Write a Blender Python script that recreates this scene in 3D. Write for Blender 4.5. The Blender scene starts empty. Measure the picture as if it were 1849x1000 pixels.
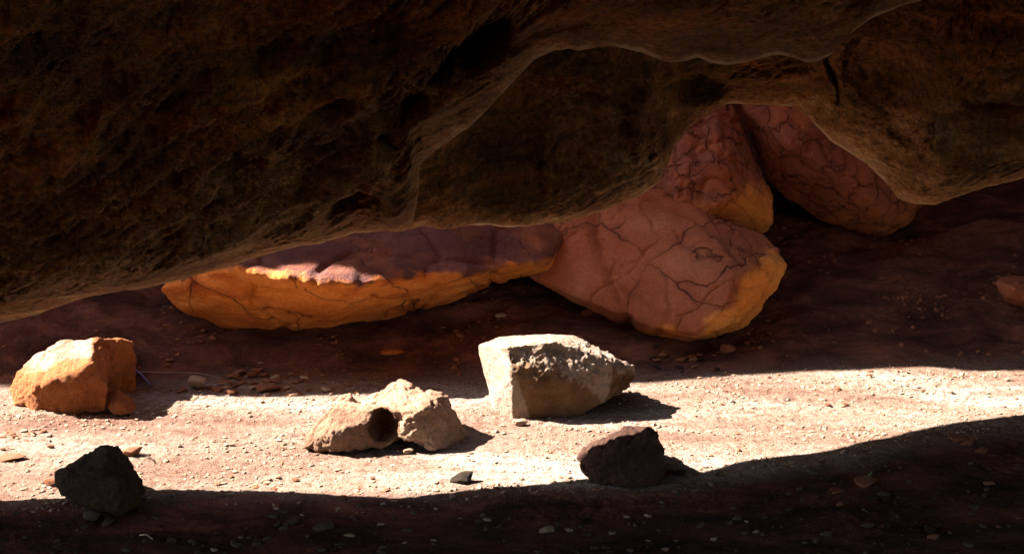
import bpy, bmesh, math, random
import numpy as np
from mathutils import Vector, Matrix
random.seed(7)
rng = np.random.default_rng(11)
sc = bpy.context.scene
COL = sc.collection
R = math.radians

# ------------------------------------------------------------------ camera
CAM = np.array([0.0, 0.0, 1.6]); PITCH = R(15.0); F = 1849 * 50 / 36.0; CX, CY = 924.5, 500.0
FW = np.array([0, math.cos(PITCH), -math.sin(PITCH)]); UP = np.array([0, math.sin(PITCH), math.cos(PITCH)])
def P(px, py, Y):
    """world point seen in direction (px, py) of the photograph at depth Y"""
    d = FW + np.array([1.0, 0, 0]) * ((px - CX) / F) + UP * ((CY - py) / F)
    return CAM + d * (Y / d[1])
def G(px, py, z=0.0):
    d = FW + np.array([1.0, 0, 0]) * ((px - CX) / F) + UP * ((CY - py) / F)
    return CAM + d * ((z - CAM[2]) / d[2])
def proj(v):
    q = v - CAM
    w = q @ FW
    w = np.where(np.abs(w) < 1e-3, 1e-3, w)
    return CX + F * q[:, 0] / w, CY - F * (q @ UP) / w
cam_d = bpy.data.cameras.new('camera'); cam = bpy.data.objects.new('camera', cam_d); COL.objects.link(cam)
cam.location = CAM; cam.rotation_euler = (R(90) - PITCH, 0, 0)
cam_d.lens = 50; cam_d.sensor_width = 36; cam_d.clip_end = 500; cam_d.clip_start = 0.02
sc.camera = cam

# ------------------------------------------------------------------ light
EL, AZ = R(42), R(8)
TOSUN = np.array([-math.cos(EL) * math.cos(AZ), math.cos(EL) * math.sin(AZ), math.sin(EL)])
sd = bpy.data.lights.new('sun', 'SUN'); sun = bpy.data.objects.new('sun', sd); COL.objects.link(sun)
sd.energy = 5.0; sd.angle = R(0.5); sd.color = (1.0, 0.95, 0.88)
sun.rotation_euler = Vector(TOSUN).to_track_quat('Z', 'Y').to_euler()
w = bpy.data.worlds.new('World'); sc.world = w; w.use_nodes = True
nt = w.node_tree; sky = nt.nodes.new('ShaderNodeTexSky'); sky.sky_type = 'NISHITA'; sky.sun_disc = False
sky.sun_elevation = EL; sky.sun_rotation = -(math.pi / 2 - AZ)
nt.links.new(sky.outputs[0], nt.nodes['Background'].inputs[0]); nt.nodes['Background'].inputs[1].default_value = 0.055
sc.view_settings.view_transform = 'Standard'; sc.view_settings.look = 'None'
sc.view_settings.exposure = 3.25; sc.view_settings.gamma = 1.0
sc.cycles.max_bounces = 10; sc.cycles.diffuse_bounces = 7; sc.cycles.sample_clamp_indirect = 6
sc.cycles.use_denoising = True; sc.cycles.use_adaptive_sampling = False
sc.cycles.caustics_reflective = False; sc.cycles.caustics_refractive = False

# ------------------------------------------------------------------ noise (numpy gradient noise)
def _h(ix, iy, iz, s):
    n = (ix * 374761393 + iy * 668265263 + iz * 2147483647 + s * 1274126177) & 0xFFFFFFFF
    n = ((n ^ (n >> 13)) * 1274126177) & 0xFFFFFFFF
    n = ((n ^ (n >> 15)) * 2246822519) & 0xFFFFFFFF
    return (n ^ (n >> 16)) & 0xFFFFFFFF
def noise(p, s=0):
    p = np.asarray(p, float); i = np.floor(p).astype(np.int64); f = p - i
    u = f * f * f * (f * (f * 6 - 15) + 10); out = np.zeros(len(p))
    for dx in (0, 1):
        for dy in (0, 1):
            for dz in (0, 1):
                h = _h(i[:, 0] + dx, i[:, 1] + dy, i[:, 2] + dz, s)
                g = np.stack([(h & 1023) / 511.5 - 1, ((h >> 10) & 1023) / 511.5 - 1, ((h >> 20) & 1023) / 511.5 - 1], 1)
                d = (g * (f - np.array([dx, dy, dz]))).sum(1)
                out += d * (u[:, 0] if dx else 1 - u[:, 0]) * (u[:, 1] if dy else 1 - u[:, 1]) * (u[:, 2] if dz else 1 - u[:, 2])
    return out
def fbm(p, sc_, oct_=4, s=0, gain=0.5):
    p = np.asarray(p, float) / sc_; a = 1.0; o = np.zeros(len(p))
    for k in range(oct_):
        o += a * noise(p, s + k * 17); p = p * 2.03; a *= gain
    return o
def ridge(p, sc_, oct_=4, s=0, gain=0.5):
    p = np.asarray(p, float) / sc_; a = 1.0; o = np.zeros(len(p))
    for k in range(oct_):
        o += a * (1 - 2.5 * np.abs(noise(p, s + k * 17))); p = p * 2.07; a *= gain
    return o
def worley(p, s=0):
    """F2-F1 of cellular noise"""
    p = np.asarray(p, float); i = np.floor(p).astype(np.int64); f1 = np.full(len(p), 9.0); f2 = np.full(len(p), 9.0)
    for dx in (-1, 0, 1):
        for dy in (-1, 0, 1):
            for dz in (-1, 0, 1):
                c = i + np.array([dx, dy, dz]); h = _h(c[:, 0], c[:, 1], c[:, 2], s)
                q = c + np.stack([(h & 1023) / 1023, ((h >> 10) & 1023) / 1023, ((h >> 20) & 1023) / 1023], 1)
                d = np.sqrt(((q - p) ** 2).sum(1)); m = d < f1
                f2 = np.where(m, f1, np.minimum(f2, d)); f1 = np.where(m, d, f1)
    return f2 - f1
def sst(a, b, x):
    t = np.clip((x - a) / (b - a), 0, 1); return t * t * (3 - 2 * t)
def rot2(p, deg, sx, sy):
    """rotate in the x-z plane and squeeze: streaks along the direction deg"""
    c, s_ = math.cos(R(deg)), math.sin(R(deg)); q = p.copy()
    q[:, 0] = (p[:, 0] * c + p[:, 2] * s_) / sx; q[:, 2] = (-p[:, 0] * s_ + p[:, 2] * c) / sy
    q[:, 1] = p[:, 1] / ((sx + sy) / 2) * .8
    return q

# ------------------------------------------------------------------ mesh helpers
def mesh_from(name, V, Fc, mat, loc=None, smooth=True):
    V = np.asarray(V, float); me = bpy.data.meshes.new(name)
    if loc is None:
        lo, hi = V.min(0), V.max(0); loc = np.array([(lo[0] + hi[0]) / 2, (lo[1] + hi[1]) / 2, lo[2]])
    V = V - loc; Fc = np.asarray(Fc); k = Fc.shape[1]
    me.vertices.add(len(V)); me.vertices.foreach_set('co', V.astype(np.float32).ravel())
    me.loops.add(Fc.size); me.loops.foreach_set('vertex_index', Fc.astype(np.int32).ravel())
    me.polygons.add(len(Fc)); me.polygons.foreach_set('loop_start', np.arange(0, Fc.size, k, dtype=np.int32))
    me.update(calc_edges=True); me.validate()
    me.polygons.foreach_set('use_smooth', np.full(len(me.polygons), smooth)); me.update()
    me.materials.append(mat)
    o = bpy.data.objects.new(name, me); COL.objects.link(o); o.location = loc
    return o
def grid_faces(nr, nc):
    r = np.arange(nr - 1)[:, None] * nc; c = np.arange(nc - 1)[None, :]
    a = (r + c).ravel(); return np.stack([a, a + 1, a + nc + 1, a + nc], 1)
def set_tint(o, fac, nm='skin_and_light'):
    ca = o.data.color_attributes.new(nm, 'FLOAT_COLOR', 'POINT'); f = np.clip(fac, 0, 1)
    ca.data.foreach_set('color', np.stack([f, f, f, np.ones_like(f)], 1).astype(np.float32).ravel())
def tag(o, label=None, cat=None, group=None, kind=None):
    for k, v in (('label', label), ('category', cat), ('group', group), ('kind', kind)):
        if v: o[k] = v
    return o

# ------------------------------------------------------------------ materials
def ramp(nt, fac, stops):
    n = nt.nodes.new('ShaderNodeValToRGB'); e = n.color_ramp.elements
    while len(e) < len(stops): e.new(0.5)
    for q, (pos, c) in zip(e, stops): q.position = pos; q.color = (*c, 1)
    nt.links.new(fac, n.inputs[0]); return n.outputs[0]
def tex_noise(nt, vec, scale, detail=8, rough=.6, dist=0.0):
    n = nt.nodes.new('ShaderNodeTexNoise'); n.inputs['Scale'].default_value = scale; n.inputs['Detail'].default_value = detail
    n.inputs['Roughness'].default_value = rough; n.inputs['Distortion'].default_value = dist
    nt.links.new(vec, n.inputs['Vector']); return n.outputs[0]
def mapping(nt, vec, scale=(1, 1, 1), rot=(0, 0, 0), loc=(0, 0, 0)):
    m = nt.nodes.new('ShaderNodeMapping'); m.inputs['Scale'].default_value = scale; m.inputs['Rotation'].default_value = rot
    m.inputs['Location'].default_value = loc; nt.links.new(vec, m.inputs[0]); return m.outputs[0]
def mix(nt, fac, a, b, mode='MIX'):
    m = nt.nodes.new('ShaderNodeMix'); m.data_type = 'RGBA'; m.blend_type = mode
    if isinstance(fac, (int, float)): m.inputs[0].default_value = fac
    else: nt.links.new(fac, m.inputs[0])
    for s, v in ((6, a), (7, b)):
        if isinstance(v, tuple): m.inputs[s].default_value = (*v, 1)
        else: nt.links.new(v, m.inputs[s])
    return m.outputs[2]
def math_n(nt, op, a, b=None, clamp=False):
    m = nt.nodes.new('ShaderNodeMath'); m.operation = op; m.use_clamp = clamp
    for s, v in ((0, a), (1, b)):
        if v is None: continue
        if isinstance(v, (int, float)): m.inputs[s].default_value = v
        else: nt.links.new(v, m.inputs[s])
    return m.outputs[0]
def rock_mat(name, stops, scale=6, streak=None, cracks=None, speckle=.35, bump=.5, bumpdist=.004, fine=120, rough=.9, grit=1.0, crackw=.03, crackcol=(.025, .007, .004), patch=None, skin_and_light=None, rim=None):
    m = bpy.data.materials.new(name); m.use_nodes = True; nt = m.node_tree; bs = nt.nodes['Principled BSDF']
    tc = nt.nodes.new('ShaderNodeTexCoord'); v = tc.outputs['Object']
    vv = v
    if streak: vv = mapping(nt, v, streak[0], streak[1])
    n1 = tex_noise(nt, vv, scale, 10, .62, .3)
    col = ramp(nt, n1, stops)
    n2 = tex_noise(nt, v, fine, 6, .7)
    sp = ramp(nt, n2, [(.3, (1 - speckle,) * 3), (.7, (1 + speckle * .3,) * 3)])
    col = mix(nt, 1.0, col, sp, 'MULTIPLY')
    if skin_and_light:  # second colour by mask: real rock skin on some boulders, painted light on others
        vc = nt.nodes.new('ShaderNodeVertexColor'); vc.layer_name = 'skin_and_light'
        c2 = mix(nt, 1.0, ramp(nt, n1, skin_and_light), sp, 'MULTIPLY'); col = mix(nt, vc.outputs[0], col, c2)
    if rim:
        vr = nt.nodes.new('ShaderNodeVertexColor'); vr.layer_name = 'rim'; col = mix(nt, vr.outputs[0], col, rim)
    if patch:
        pn = tex_noise(nt, v, patch[1], 5, .6, .5); pf = ramp(nt, pn, [(patch[2], (0, 0, 0)), (patch[2] + .08, (1, 1, 1))])
        col = mix(nt, pf, col, patch[0])
    h = math_n(nt, 'MULTIPLY', n2, 1.0)
    n3 = tex_noise(nt, vv, scale * 6, 8, .65, .2); h = math_n(nt, 'ADD', h, math_n(nt, 'MULTIPLY', n3, 2.0))
    n4 = tex_noise(nt, v, fine * 3, 2, .5); h = math_n(nt, 'ADD', h, math_n(nt, 'MULTIPLY', n4, .5 * grit))
    if cracks:
        wn = nt.nodes.new('ShaderNodeTexNoise'); wn.inputs['Scale'].default_value = cracks * 1.3; wn.inputs['Detail'].default_value = 3
        wn.inputs['Roughness'].default_value = .5
        nt.links.new(v, wn.inputs['Vector'])
        av = nt.nodes.new('ShaderNodeVectorMath'); av.operation = 'SCALE'; nt.links.new(wn.outputs['Color'], av.inputs[0]); av.inputs[3].default_value = .9 / cracks
        ad = nt.nodes.new('ShaderNodeVectorMath'); ad.operation = 'ADD'; nt.links.new(v, ad.inputs[0]); nt.links.new(av.outputs[0], ad.inputs[1])
        vo = nt.nodes.new('ShaderNodeTexVoronoi'); vo.feature = 'DISTANCE_TO_EDGE'; vo.inputs['Scale'].default_value = cracks
        nt.links.new(ad.outputs[0], vo.inputs['Vector'])
        # crack width varies and vanishes in places
        wv = tex_noise(nt, v, cracks * 1.7, 3, .5); wd = math_n(nt, 'MULTIPLY', math_n(nt, 'SUBTRACT', wv, .33, True), crackw * 5)
        cf = math_n(nt, 'DIVIDE', vo.outputs['Distance'], math_n(nt, 'ADD', wd, .0008), True)
        cf = math_n(nt, 'SUBTRACT', 1.0, cf, True)
        if skin_and_light: cf = math_n(nt, 'MULTIPLY', cf, math_n(nt, 'SUBTRACT', 1.0, math_n(nt, 'MULTIPLY', vc.outputs[0], .75)))
        halo = math_n(nt, 'SUBTRACT', 1.0, math_n(nt, 'DIVIDE', vo.outputs['Distance'], math_n(nt, 'ADD', math_n(nt, 'MULTIPLY', wd, 5.0), .02), True), True)
        col = mix(nt, math_n(nt, 'MULTIPLY', math_n(nt, 'MULTIPLY', halo, tex_noise(nt, v, 14, 5, .7)), .38), col, tuple(c * 2.2 for c in crackcol))
        col = mix(nt, math_n(nt, 'MULTIPLY', cf, math_n(nt, 'MULTIPLY', tex_noise(nt, v, 9, 4, .6), .95)), col, crackcol)
        h = math_n(nt, 'SUBTRACT', h, math_n(nt, 'MULTIPLY', cf, 4))
    nt.links.new(col, bs.inputs['Base Color']); bs.inputs['Roughness'].default_value = rough
    bs.inputs['Specular IOR Level'].default_value = .25
    b = nt.nodes.new('ShaderNodeBump'); b.inputs['Strength'].default_value = bump; b.inputs['Distance'].default_value = bumpdist
    nt.links.new(h, b.inputs['Height']); nt.links.new(b.outputs[0], bs.inputs['Normal'])
    return m
STRK = ((1.0, 1.0, 4.0), (0, R(38), 0))
M = {}
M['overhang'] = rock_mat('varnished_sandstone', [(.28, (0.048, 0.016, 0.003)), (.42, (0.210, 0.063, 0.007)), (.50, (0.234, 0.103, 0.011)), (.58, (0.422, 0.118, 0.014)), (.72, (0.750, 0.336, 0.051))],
                         3.0, STRK, None, .8, 1.0, .030, 60, skin_and_light=[(.3, (.28, .10, .024)), (.5, (.52, .24, .075)), (.68, (.78, .50, .23))], rim=(.66, .46, .26))  # second ramp and rim colour stand in for bounce light on the lip
M['wall'] = rock_mat('red_wall_rock', [(.3, (.08, .022, .014)), (.55, (.14, .04, .024)), (.75, (.20, .07, .035))], 3, ((1, 1, 2.5), (0, R(-15), 0)), None, .4, .8, .01, 60)
M['pink'] = rock_mat('pink_cracked_rock', [(.3, (0.162, 0.044, 0.018)), (.45, (0.270, 0.075, 0.031)), (.58, (0.308, 0.095, 0.042)), (.72, (0.356, 0.132, 0.065))], 4, None, 3.6, .3, .7, .007, 90, crackw=.015, skin_and_light=[(.3, (.42, .12, .02)), (.5, (.60, .20, .034)), (.7, (.64, .28, .065))])
M['cellular'] = rock_mat('pink_cellular_rock', [(.3, (0.132, 0.040, 0.023)), (.5, (0.220, 0.068, 0.038)), (.62, (0.275, 0.076, 0.031)), (.75, (0.319, 0.114, 0.070))], 5, None, 10.0, .3, .7, .007, 90, crackw=.036, skin_and_light=[(.3, (.34, .095, .016)), (.5, (.48, .155, .028)), (.7, (.54, .22, .05))])
M['slab'] = rock_mat('ochre_slab_rock', [(.3, (0.439, 0.097, 0.014)), (.45, (0.610, 0.174, 0.024)), (.55, (0.683, 0.220, 0.037)), (.7, (0.732, 0.275, 0.057))], 5, ((1, 1, 2.5), (0, R(10), 0)), 2.6, .35, .8, .008, 90, crackw=.009, skin_and_light=[(.3, (.06, .019, .015)), (.5, (.095, .031, .026)), (.7, (.15, .058, .045))])
M['ochre'] = rock_mat('ochre_boulder_rock', [(.3, (.19, .050, .012)), (.5, (.27, .082, .02)), (.7, (.33, .13, .04))], 9, None, None, .4, .9, .008, 110, skin_and_light=[(.3, (.20, .10, .05)), (.6, (.33, .22, .15))])
M['beige'] = rock_mat('beige_rough_rock', [(.3, (0.176, 0.109, 0.068)), (.5, (0.240, 0.164, 0.114)), (.7, (0.296, 0.222, 0.167))], 12, None, None, .35, .8, .006, 140, skin_and_light=[(.3, (.07, .030, .012)), (.5, (.12, .056, .022)), (.7, (.18, .095, .04))])
M['pale'] = rock_mat('pale_pitted_rock', [(.3, (.24, .105, .06)), (.5, (.32, .175, .105)), (.7, (.40, .27, .18))], 10, None, None, .4, .9, .006, 160, skin_and_light=[(.3, (.07, .026, .012)), (.6, (.12, .05, .02))])
M['darkrock'] = rock_mat('dark_grey_rock', [(.3, (0.035, 0.017, 0.008)), (.5, (0.054, 0.028, 0.012)), (.75, (0.083, 0.043, 0.019))], 9, None, None, .7, 1.0, .010, 80)
M['maroon'] = rock_mat('maroon_rock', [(.3, (0.039, 0.013, 0.007)), (.5, (0.061, 0.022, 0.011)), (.75, (0.088, 0.038, 0.020))], 9, None, None, .7, 1.0, .010, 80)
M['stone_red'] = rock_mat('red_pebble', [(.3, (0.136, 0.043, 0.019)), (.7, (0.223, 0.087, 0.039))], 30, None, None, .25, .5, .003, 200)
M['stone_pale'] = rock_mat('pale_pebble', [(.3, (0.202, 0.120, 0.070)), (.7, (0.317, 0.217, 0.140))], 30, None, None, .25, .5, .003, 200)
M['stone_grey'] = rock_mat('grey_pebble', [(.3, (0.043, 0.028, 0.017)), (.7, (0.086, 0.060, 0.038))], 30, None, None, .25, .5, .003, 200)
def plain(name, c, rough=.8):
    m = bpy.data.materials.new(name); m.use_nodes = True; nt = m.node_tree; bs = nt.nodes['Principled BSDF']
    tc = nt.nodes.new('ShaderNodeTexCoord'); n = tex_noise(nt, tc.outputs['Object'], 60, 4, .6)
    nt.links.new(ramp(nt, n, [(.3, tuple(x * .7 for x in c)), (.7, c)]), bs.inputs['Base Color']); bs.inputs['Roughness'].default_value = rough
    return m
M['twig'] = plain('dry_twig', (.36, .30, .28)); M['blue'] = plain('faded_blue_fibre', (.20, .22, .55)); M['leaf'] = plain('green_leaf', (.07, .16, .04)); M['straw'] = plain('dry_straw', (.45, .35, .20))

# ------------------------------------------------------------------ traced shadow edges on the sand
def interp_line(pts):
    a = np.array(pts, float); return lambda x: np.interp(x, a[:, 0], a[:, 1])
front_px = [(-900, 925), (-300, 912), (0, 905), (100, 898), (270, 886), (420, 886), (520, 893), (640, 906), (680, 907), (780, 895), (870, 885), (960, 876), (1060, 864), (1200, 865), (1260, 855), (1340, 830), (1400, 823), (1500, 815), (1580, 795), (1650, 776), (1720, 764), (1849, 750), (2100, 735), (2800, 720)]
back_px = [(-900, 700), (-300, 702), (0, 706), (245, 712), (330, 714), (380, 715), (440, 716), (600, 714), (820, 709), (880, 705), (1150, 684), (1300, 675), (1500, 667), (1680, 662), (1750, 670), (1849, 668), (2100, 665), (2800, 660)]
FE = np.array([G(*p) for p in front_px]); BE = np.array([G(*p) for p in back_px])
front_y = lambda x: np.interp(x, FE[:, 0], FE[:, 1]); back_y = lambda x: np.interp(x, BE[:, 0], BE[:, 1])

# ------------------------------------------------------------------ ground
def bank_start(x): return np.interp(x, [-4, -1.6, -.8, 0, .6, 1.4, 2.5, 5], [4.45, 4.5, 4.62, 4.66, 4.72, 4.80, 4.82, 4.9])
def ground_base(x, y):
    t = y - bank_start(x)
    sp = np.where(t > 0, t, 0)
    bank = .42 * sp ** 1.35 / (sp ** .35 + .25) + .04 * sst(-.1, .15, t) * sst(-.9, -1.8, -x * 0 + x)
    q = np.stack([x, y, np.zeros_like(x)], 1)
    und = .022 * fbm(q, .7, 3, 5) * sst(4.9, 5.2, y) + .05 * fbm(q * [.5, 1, 1], .35, 3, 9) * sst(.0, .4, t)
    return bank + und
def ground_z(x, y):
    x = np.atleast_1d(np.asarray(x, float)); y = np.atleast_1d(np.asarray(y, float))
    return ground_base(x, y)
def axis(lo, a, b, hi, fine, n):
    l = a - (a - lo) * (np.linspace(1, 0, n, endpoint=False) ** 2.2)
    r = b + (hi - b) * (np.linspace(0, 1, n + 1)[1:] ** 2.2)
    return np.concatenate([l, np.arange(a, b, fine), r])
gx = axis(-30, -2.0, 2.3, 30, .0065, 40); gy = axis(-30, 2.9, 5.8, 30, .0075, 60)
X, Y = np.meshgrid(gx, gy); x = X.ravel(); y = Y.ravel()
q = np.stack([x, y, np.zeros_like(x)], 1)
t = y - bank_start(x)
z = ground_base(x, y)
flat = 1 - sst(-.02, .25, t)
gritmask = .22 + .78 * sst(-.15, .3, fbm(q * [.6, 1.6, 1], .35, 3, 40))
z += flat * (.009 * fbm(q * [.5, 1, 1], .22, 3, 50, .55) + gritmask * (.0075 * fbm(q * [.7, 1, 1], .022, 3, 51) + .004 * np.maximum(0, noise(q / .014, 52) * 2) + .007 * np.maximum(0, noise(q * [.7, 1, 1] / .035, 53) * 2.2 - .35)))
qs = q.copy(); qs[:, 0] = (q[:, 0] * .94 + q[:, 1] * .34) * .4; qs[:, 1] = -q[:, 0] * .34 + q[:, 1] * .94
z += (1 - flat) * (.016 * fbm(qs, .07, 4, 60, .6) + .03 * ridge(qs, .22, 4, 61) - .02 + .006 * fbm(q, .03, 3, 62) + .012 * np.maximum(0, fbm(q, .09, 3, 63) - .15))
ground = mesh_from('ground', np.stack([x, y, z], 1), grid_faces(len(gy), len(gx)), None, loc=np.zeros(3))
def ground_mat():
    m = bpy.data.materials.new('canyon_floor'); m.use_nodes = True; nt = m.node_tree; bs = nt.nodes['Principled BSDF']
    tc = nt.nodes.new('ShaderNodeTexCoord'); v = tc.outputs['Object']
    band = tex_noise(nt, mapping(nt, v, (.5, 2.2, 1), (0, 0, R(6))), 1.6, 6, .6, .6)
    sand = ramp(nt, band, [(.34, (.155, .078, .052)), (.43, (.20, .12, .085)), (.53, (.235, .165, .122)), (.62, (.31, .25, .21))])
    fn = tex_noise(nt, v, 160, 5, .7); sp = ramp(nt, fn, [(.34, (.45, .40, .36)), (.55, (1, 1, 1))])
    sand = mix(nt, 1.0, sand, sp, 'MULTIPLY')
    mn = tex_noise(nt, v, 34, 6, .7); sand = mix(nt, 1.0, sand, ramp(nt, mn, [(.36, (.55, .46, .40)), (.52, (1, 1, 1))]), 'MULTIPLY')
    bn = tex_noise(nt, mapping(nt, v, (.8, 1.7, 1.7), (0, 0, R(-12))), 4.5, 12, .72, .5)
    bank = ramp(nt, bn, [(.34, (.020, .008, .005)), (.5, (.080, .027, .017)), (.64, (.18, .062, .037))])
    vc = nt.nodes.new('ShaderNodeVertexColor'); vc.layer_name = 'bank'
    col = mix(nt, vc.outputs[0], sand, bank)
    nt.links.new(col, bs.inputs['Base Color']); bs.inputs['Roughness'].default_value = .95; bs.inputs['Specular IOR Level'].default_value = .15
    h = math_n(nt, 'ADD', math_n(nt, 'MULTIPLY', mn, 1.6), fn); h = math_n(nt, 'ADD', h, math_n(nt, 'MULTIPLY', tex_noise(nt, v, 420, 2, .5), .4))
    b = nt.nodes.new('ShaderNodeBump'); b.inputs['Strength'].default_value = 1.0; b.inputs['Distance'].default_value = .009
    nt.links.new(h, b.inputs['Height']); nt.links.new(b.outputs[0], bs.inputs['Normal']); return m
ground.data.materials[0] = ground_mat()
# where solid red bedrock replaces the sand: follows the bank; its front part paints the foreground shade into the colour
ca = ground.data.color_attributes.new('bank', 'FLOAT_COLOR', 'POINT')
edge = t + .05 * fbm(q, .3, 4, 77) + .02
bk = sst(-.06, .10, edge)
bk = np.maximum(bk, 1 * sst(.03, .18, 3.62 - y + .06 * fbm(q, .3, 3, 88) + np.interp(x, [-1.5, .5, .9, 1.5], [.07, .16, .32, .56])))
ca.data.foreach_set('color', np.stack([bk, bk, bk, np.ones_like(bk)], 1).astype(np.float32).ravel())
tag(ground, kind='structure')
VIEWG = (gx, gy, z.reshape(len(gy), len(gx)))
def gz(px, py):
    i = min(len(gx) - 2, max(0, int(np.searchsorted(gx, px)))); j = min(len(gy) - 2, max(0, int(np.searchsorted(gy, py))))
    return float(VIEWG[2][j, i])
def on_ground(px, py):
    """where the line of sight meets the ground"""
    p = G(px, py)
    d = p - CAM; d = d / d[1]
    c = CAM + d * (2.4 + np.arange(1200) * .0033)[:, None]
    hit = np.nonzero(c[:, 2] <= ground_base(c[:, 0], c[:, 1]))[0]
    return c[hit[0]] if len(hit) else p

# ------------------------------------------------------------------ overhanging rock masses
def fit_depth(px, py, d0, lo, hi):
    d = d0
    for _ in range(30):
        p = P(px, py, d); k = max(p[2], 0) / TOSUN[2]; f = p - TOSUN * k
        d += .7 * (front_y(f[0]) - f[1]); d = min(max(d, lo), hi)
    return d
def smooth_line(pts, cols, jitter, seed):
    a = np.array(pts, float); s = np.concatenate([[0], np.cumsum(np.hypot(np.diff(a[:, 0]), np.diff(a[:, 1])))])
    ss = np.interp(cols, np.linspace(0, 1, len(s)), s) if False else cols * s[-1]
    xx = np.interp(ss, s, a[:, 0]); yy = np.interp(ss, s, a[:, 1])
    k = np.array([1, 2, 3, 2, 1]) / 9.0
    yp = np.convolve(np.pad(yy, 2, mode='edge'), k, 'valid'); xp = np.convolve(np.pad(xx, 2, mode='edge'), k, 'valid')
    j = np.stack([ss / 22.0, ss * 0, ss * 0 + seed], 1); yp = yp + jitter * (fbm(j, 1.0, 4, seed))
    return xp, yp
def overhang(name, lip, dfun, slope, dispf, mat, seed, step=2.6, cfun=None, ksmooth=True, glowf=None, rimf=None):
    a = np.array(lip, float); L = np.hypot(np.diff(a[:, 0]), np.diff(a[:, 1])).sum()
    s = np.concatenate([[0], np.cumsum(np.hypot(np.diff(a[:, 0]), np.diff(a[:, 1])))]) / L
    c0 = np.interp(-60, a[:, 0], s); c1 = np.interp(1910, a[:, 0], s)
    cols = np.unique(np.concatenate([np.linspace(0, c0, 40), np.arange(c0, c1, step / L), np.linspace(c1, 1, 40)]))
    px, py = smooth_line(lip, cols, 2.2, seed)
    D = np.array([dfun(a_, b_) for a_, b_ in zip(px, py)])
    D = np.convolve(np.pad(D, 6, mode='edge'), np.ones(13) / 13, 'valid')
    lipP = np.array([P(a_, b_, d_) for a_, b_, d_ in zip(px, py, D)])
    tt = np.concatenate([np.arange(0, .06, .003), np.arange(.06, 1.25, .0055), np.linspace(1.27, 3.2, 26)])
    SL = slope(px); C = cfun(px) * (1 + .5 * fbm(np.stack([lipP[:, 0] * 9, lipP[:, 2] * 9, px * 0], 1), 1, 2, seed + 60)); C = np.clip(C, .004, .2)
    K = lipP[:, 1] + SL * lipP[:, 2]; g = np.exp(-np.linspace(-2.5, 2.5, 161) ** 2); g /= g.sum()
    K2 = np.convolve(np.pad(K, 80, mode='edge'), g, 'valid') if ksmooth else K
    rows = []
    outer = [(-.35, 3.3), (-.15, 2.2), (-.05, 1.4), (.0, .8), (.012, .4), (.018, .2), (.018, .1), (.015, .05), (.010, .02), (.005, .006)]
    for dy, dz in outer:
        r = lipP.copy(); r[:, 1] += dy; r[:, 2] += dz; rows.append(r)
    n_out = len(outer)
    for t_ in tt:
        r = lipP.copy(); r[:, 2] += t_ ; r[:, 1] += -SL * t_ - np.maximum(0, 2.7 - SL) * C * (1 - np.exp(-t_ / C)) + (K2 - K) * sst(.0, .6, t_); rows.append(r)
    # over and behind the camera, then down to the ground
    last = rows[-1]
    for k, (yy, zz) in enumerate([(-1.8, 4.2), (-3.2, 3.6), (-4.2, 2.2), (-4.4, .8), (-4.4, -.3)]):
        r = last.copy(); r[:, 1] = yy; r[:, 2] = np.minimum(zz, np.maximum(last[:, 2], 1.0) + .3) if k < 2 else zz; rows.append(r)
    V = np.concatenate(rows); nc = len(px); nr = len(rows)
    T = np.repeat(np.concatenate([np.zeros(n_out), tt, np.full(5, 9.0)]), nc)
    ux, uy = proj(V)
    V0 = V.copy(); nrm = np.array([0, -.6, -.8])
    d = dispf(V, ux, uy, T) * sst(-.01, .16, T) * (T > 0) * (T < 5)
    wl = np.tile(glowf(px), nr); Wp = warp(V0, .06, .2, 350)
    fine = (.011 * ridge(rot2(Wp, 28, .26, .020), 1, 3, 351) * (.35 + wl) + .005 * fbm(V0, .02, 3, 352, .6) + .004 * fbm(V0, .045, 3, 353)) * (T < 2.5)
    d = d + fine * np.where(fine < 0, sst(0, .02, T), sst(0, .06, T)); dirn = np.stack([T * 0, -1 + .35 * sst(.05, .35, T), -.75 * sst(.05, .35, T)], 1)
    m = T > 0
    V[m] += (dirn * d[:, None])[m]
    # chipped, fibrous lip
    d2 = (.006 * fbm(V, .05, 3, seed + 5)) * (T <= .03) * (T < 5)
    V += np.array([0, 1.0, 0]) * d2[:, None] * .5
    o = mesh_from(name, V, grid_faces(nr, nc), mat)
    rel = bedding(warp(V0), 1.0, 36, 102, .4, .05); wz = np.tile(glowf(px), nr)
    # bounce-light highlight painted pale: along the chipped rim, and on the crests of the bedding near it
    lip_glow = np.exp(-T / (.010 + .07 * wz)) * (.9 + 1.2 * fbm(V0, .05, 3, 400)) + wz * sst(.05, .5, rel) * (1 - sst(.15, .6, T)) * .5 + .06 * sst(.7, 1.2, rel)
    lip_glow = lip_glow * np.clip(1.0 + 1.6 * fbm(V0, .03, 3, 420), .15, 1.6)
    inner = np.repeat((np.arange(nr) >= n_out - 1).astype(float), nc)
    set_tint(o, lip_glow * inner)
    set_tint(o, inner * (T < 5) * sst(.013, .003, T + .010 * fbm(V0, .06, 4, 430)) * np.tile(rimf(px), nr) * sst(-.35, .35, fbm(V0, .12, 3, 431)), 'rim')  # thin bright highlight line painted along the lip
    return o
def dent(ux, uy, cx, cy, rx, ry, depth, ang=0, hard=.35):
    c, s_ = math.cos(R(ang)), math.sin(R(ang)); dx, dy = ux - cx, uy - cy
    a, b = (dx * c + dy * s_) / rx, (-dx * s_ + dy * c) / ry
    r = np.sqrt(a * a + b * b); return -depth * (1 - sst(1 - hard, 1 + hard, r))
def bedding(V, amp, ang, seed, L=.5, S=.07):
    q = rot2(V, ang, L, S); return amp * (ridge(q, 1.0, 4, seed, .55) * .5 + fbm(q * .5, 1.0, 2, seed + 3))
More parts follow.
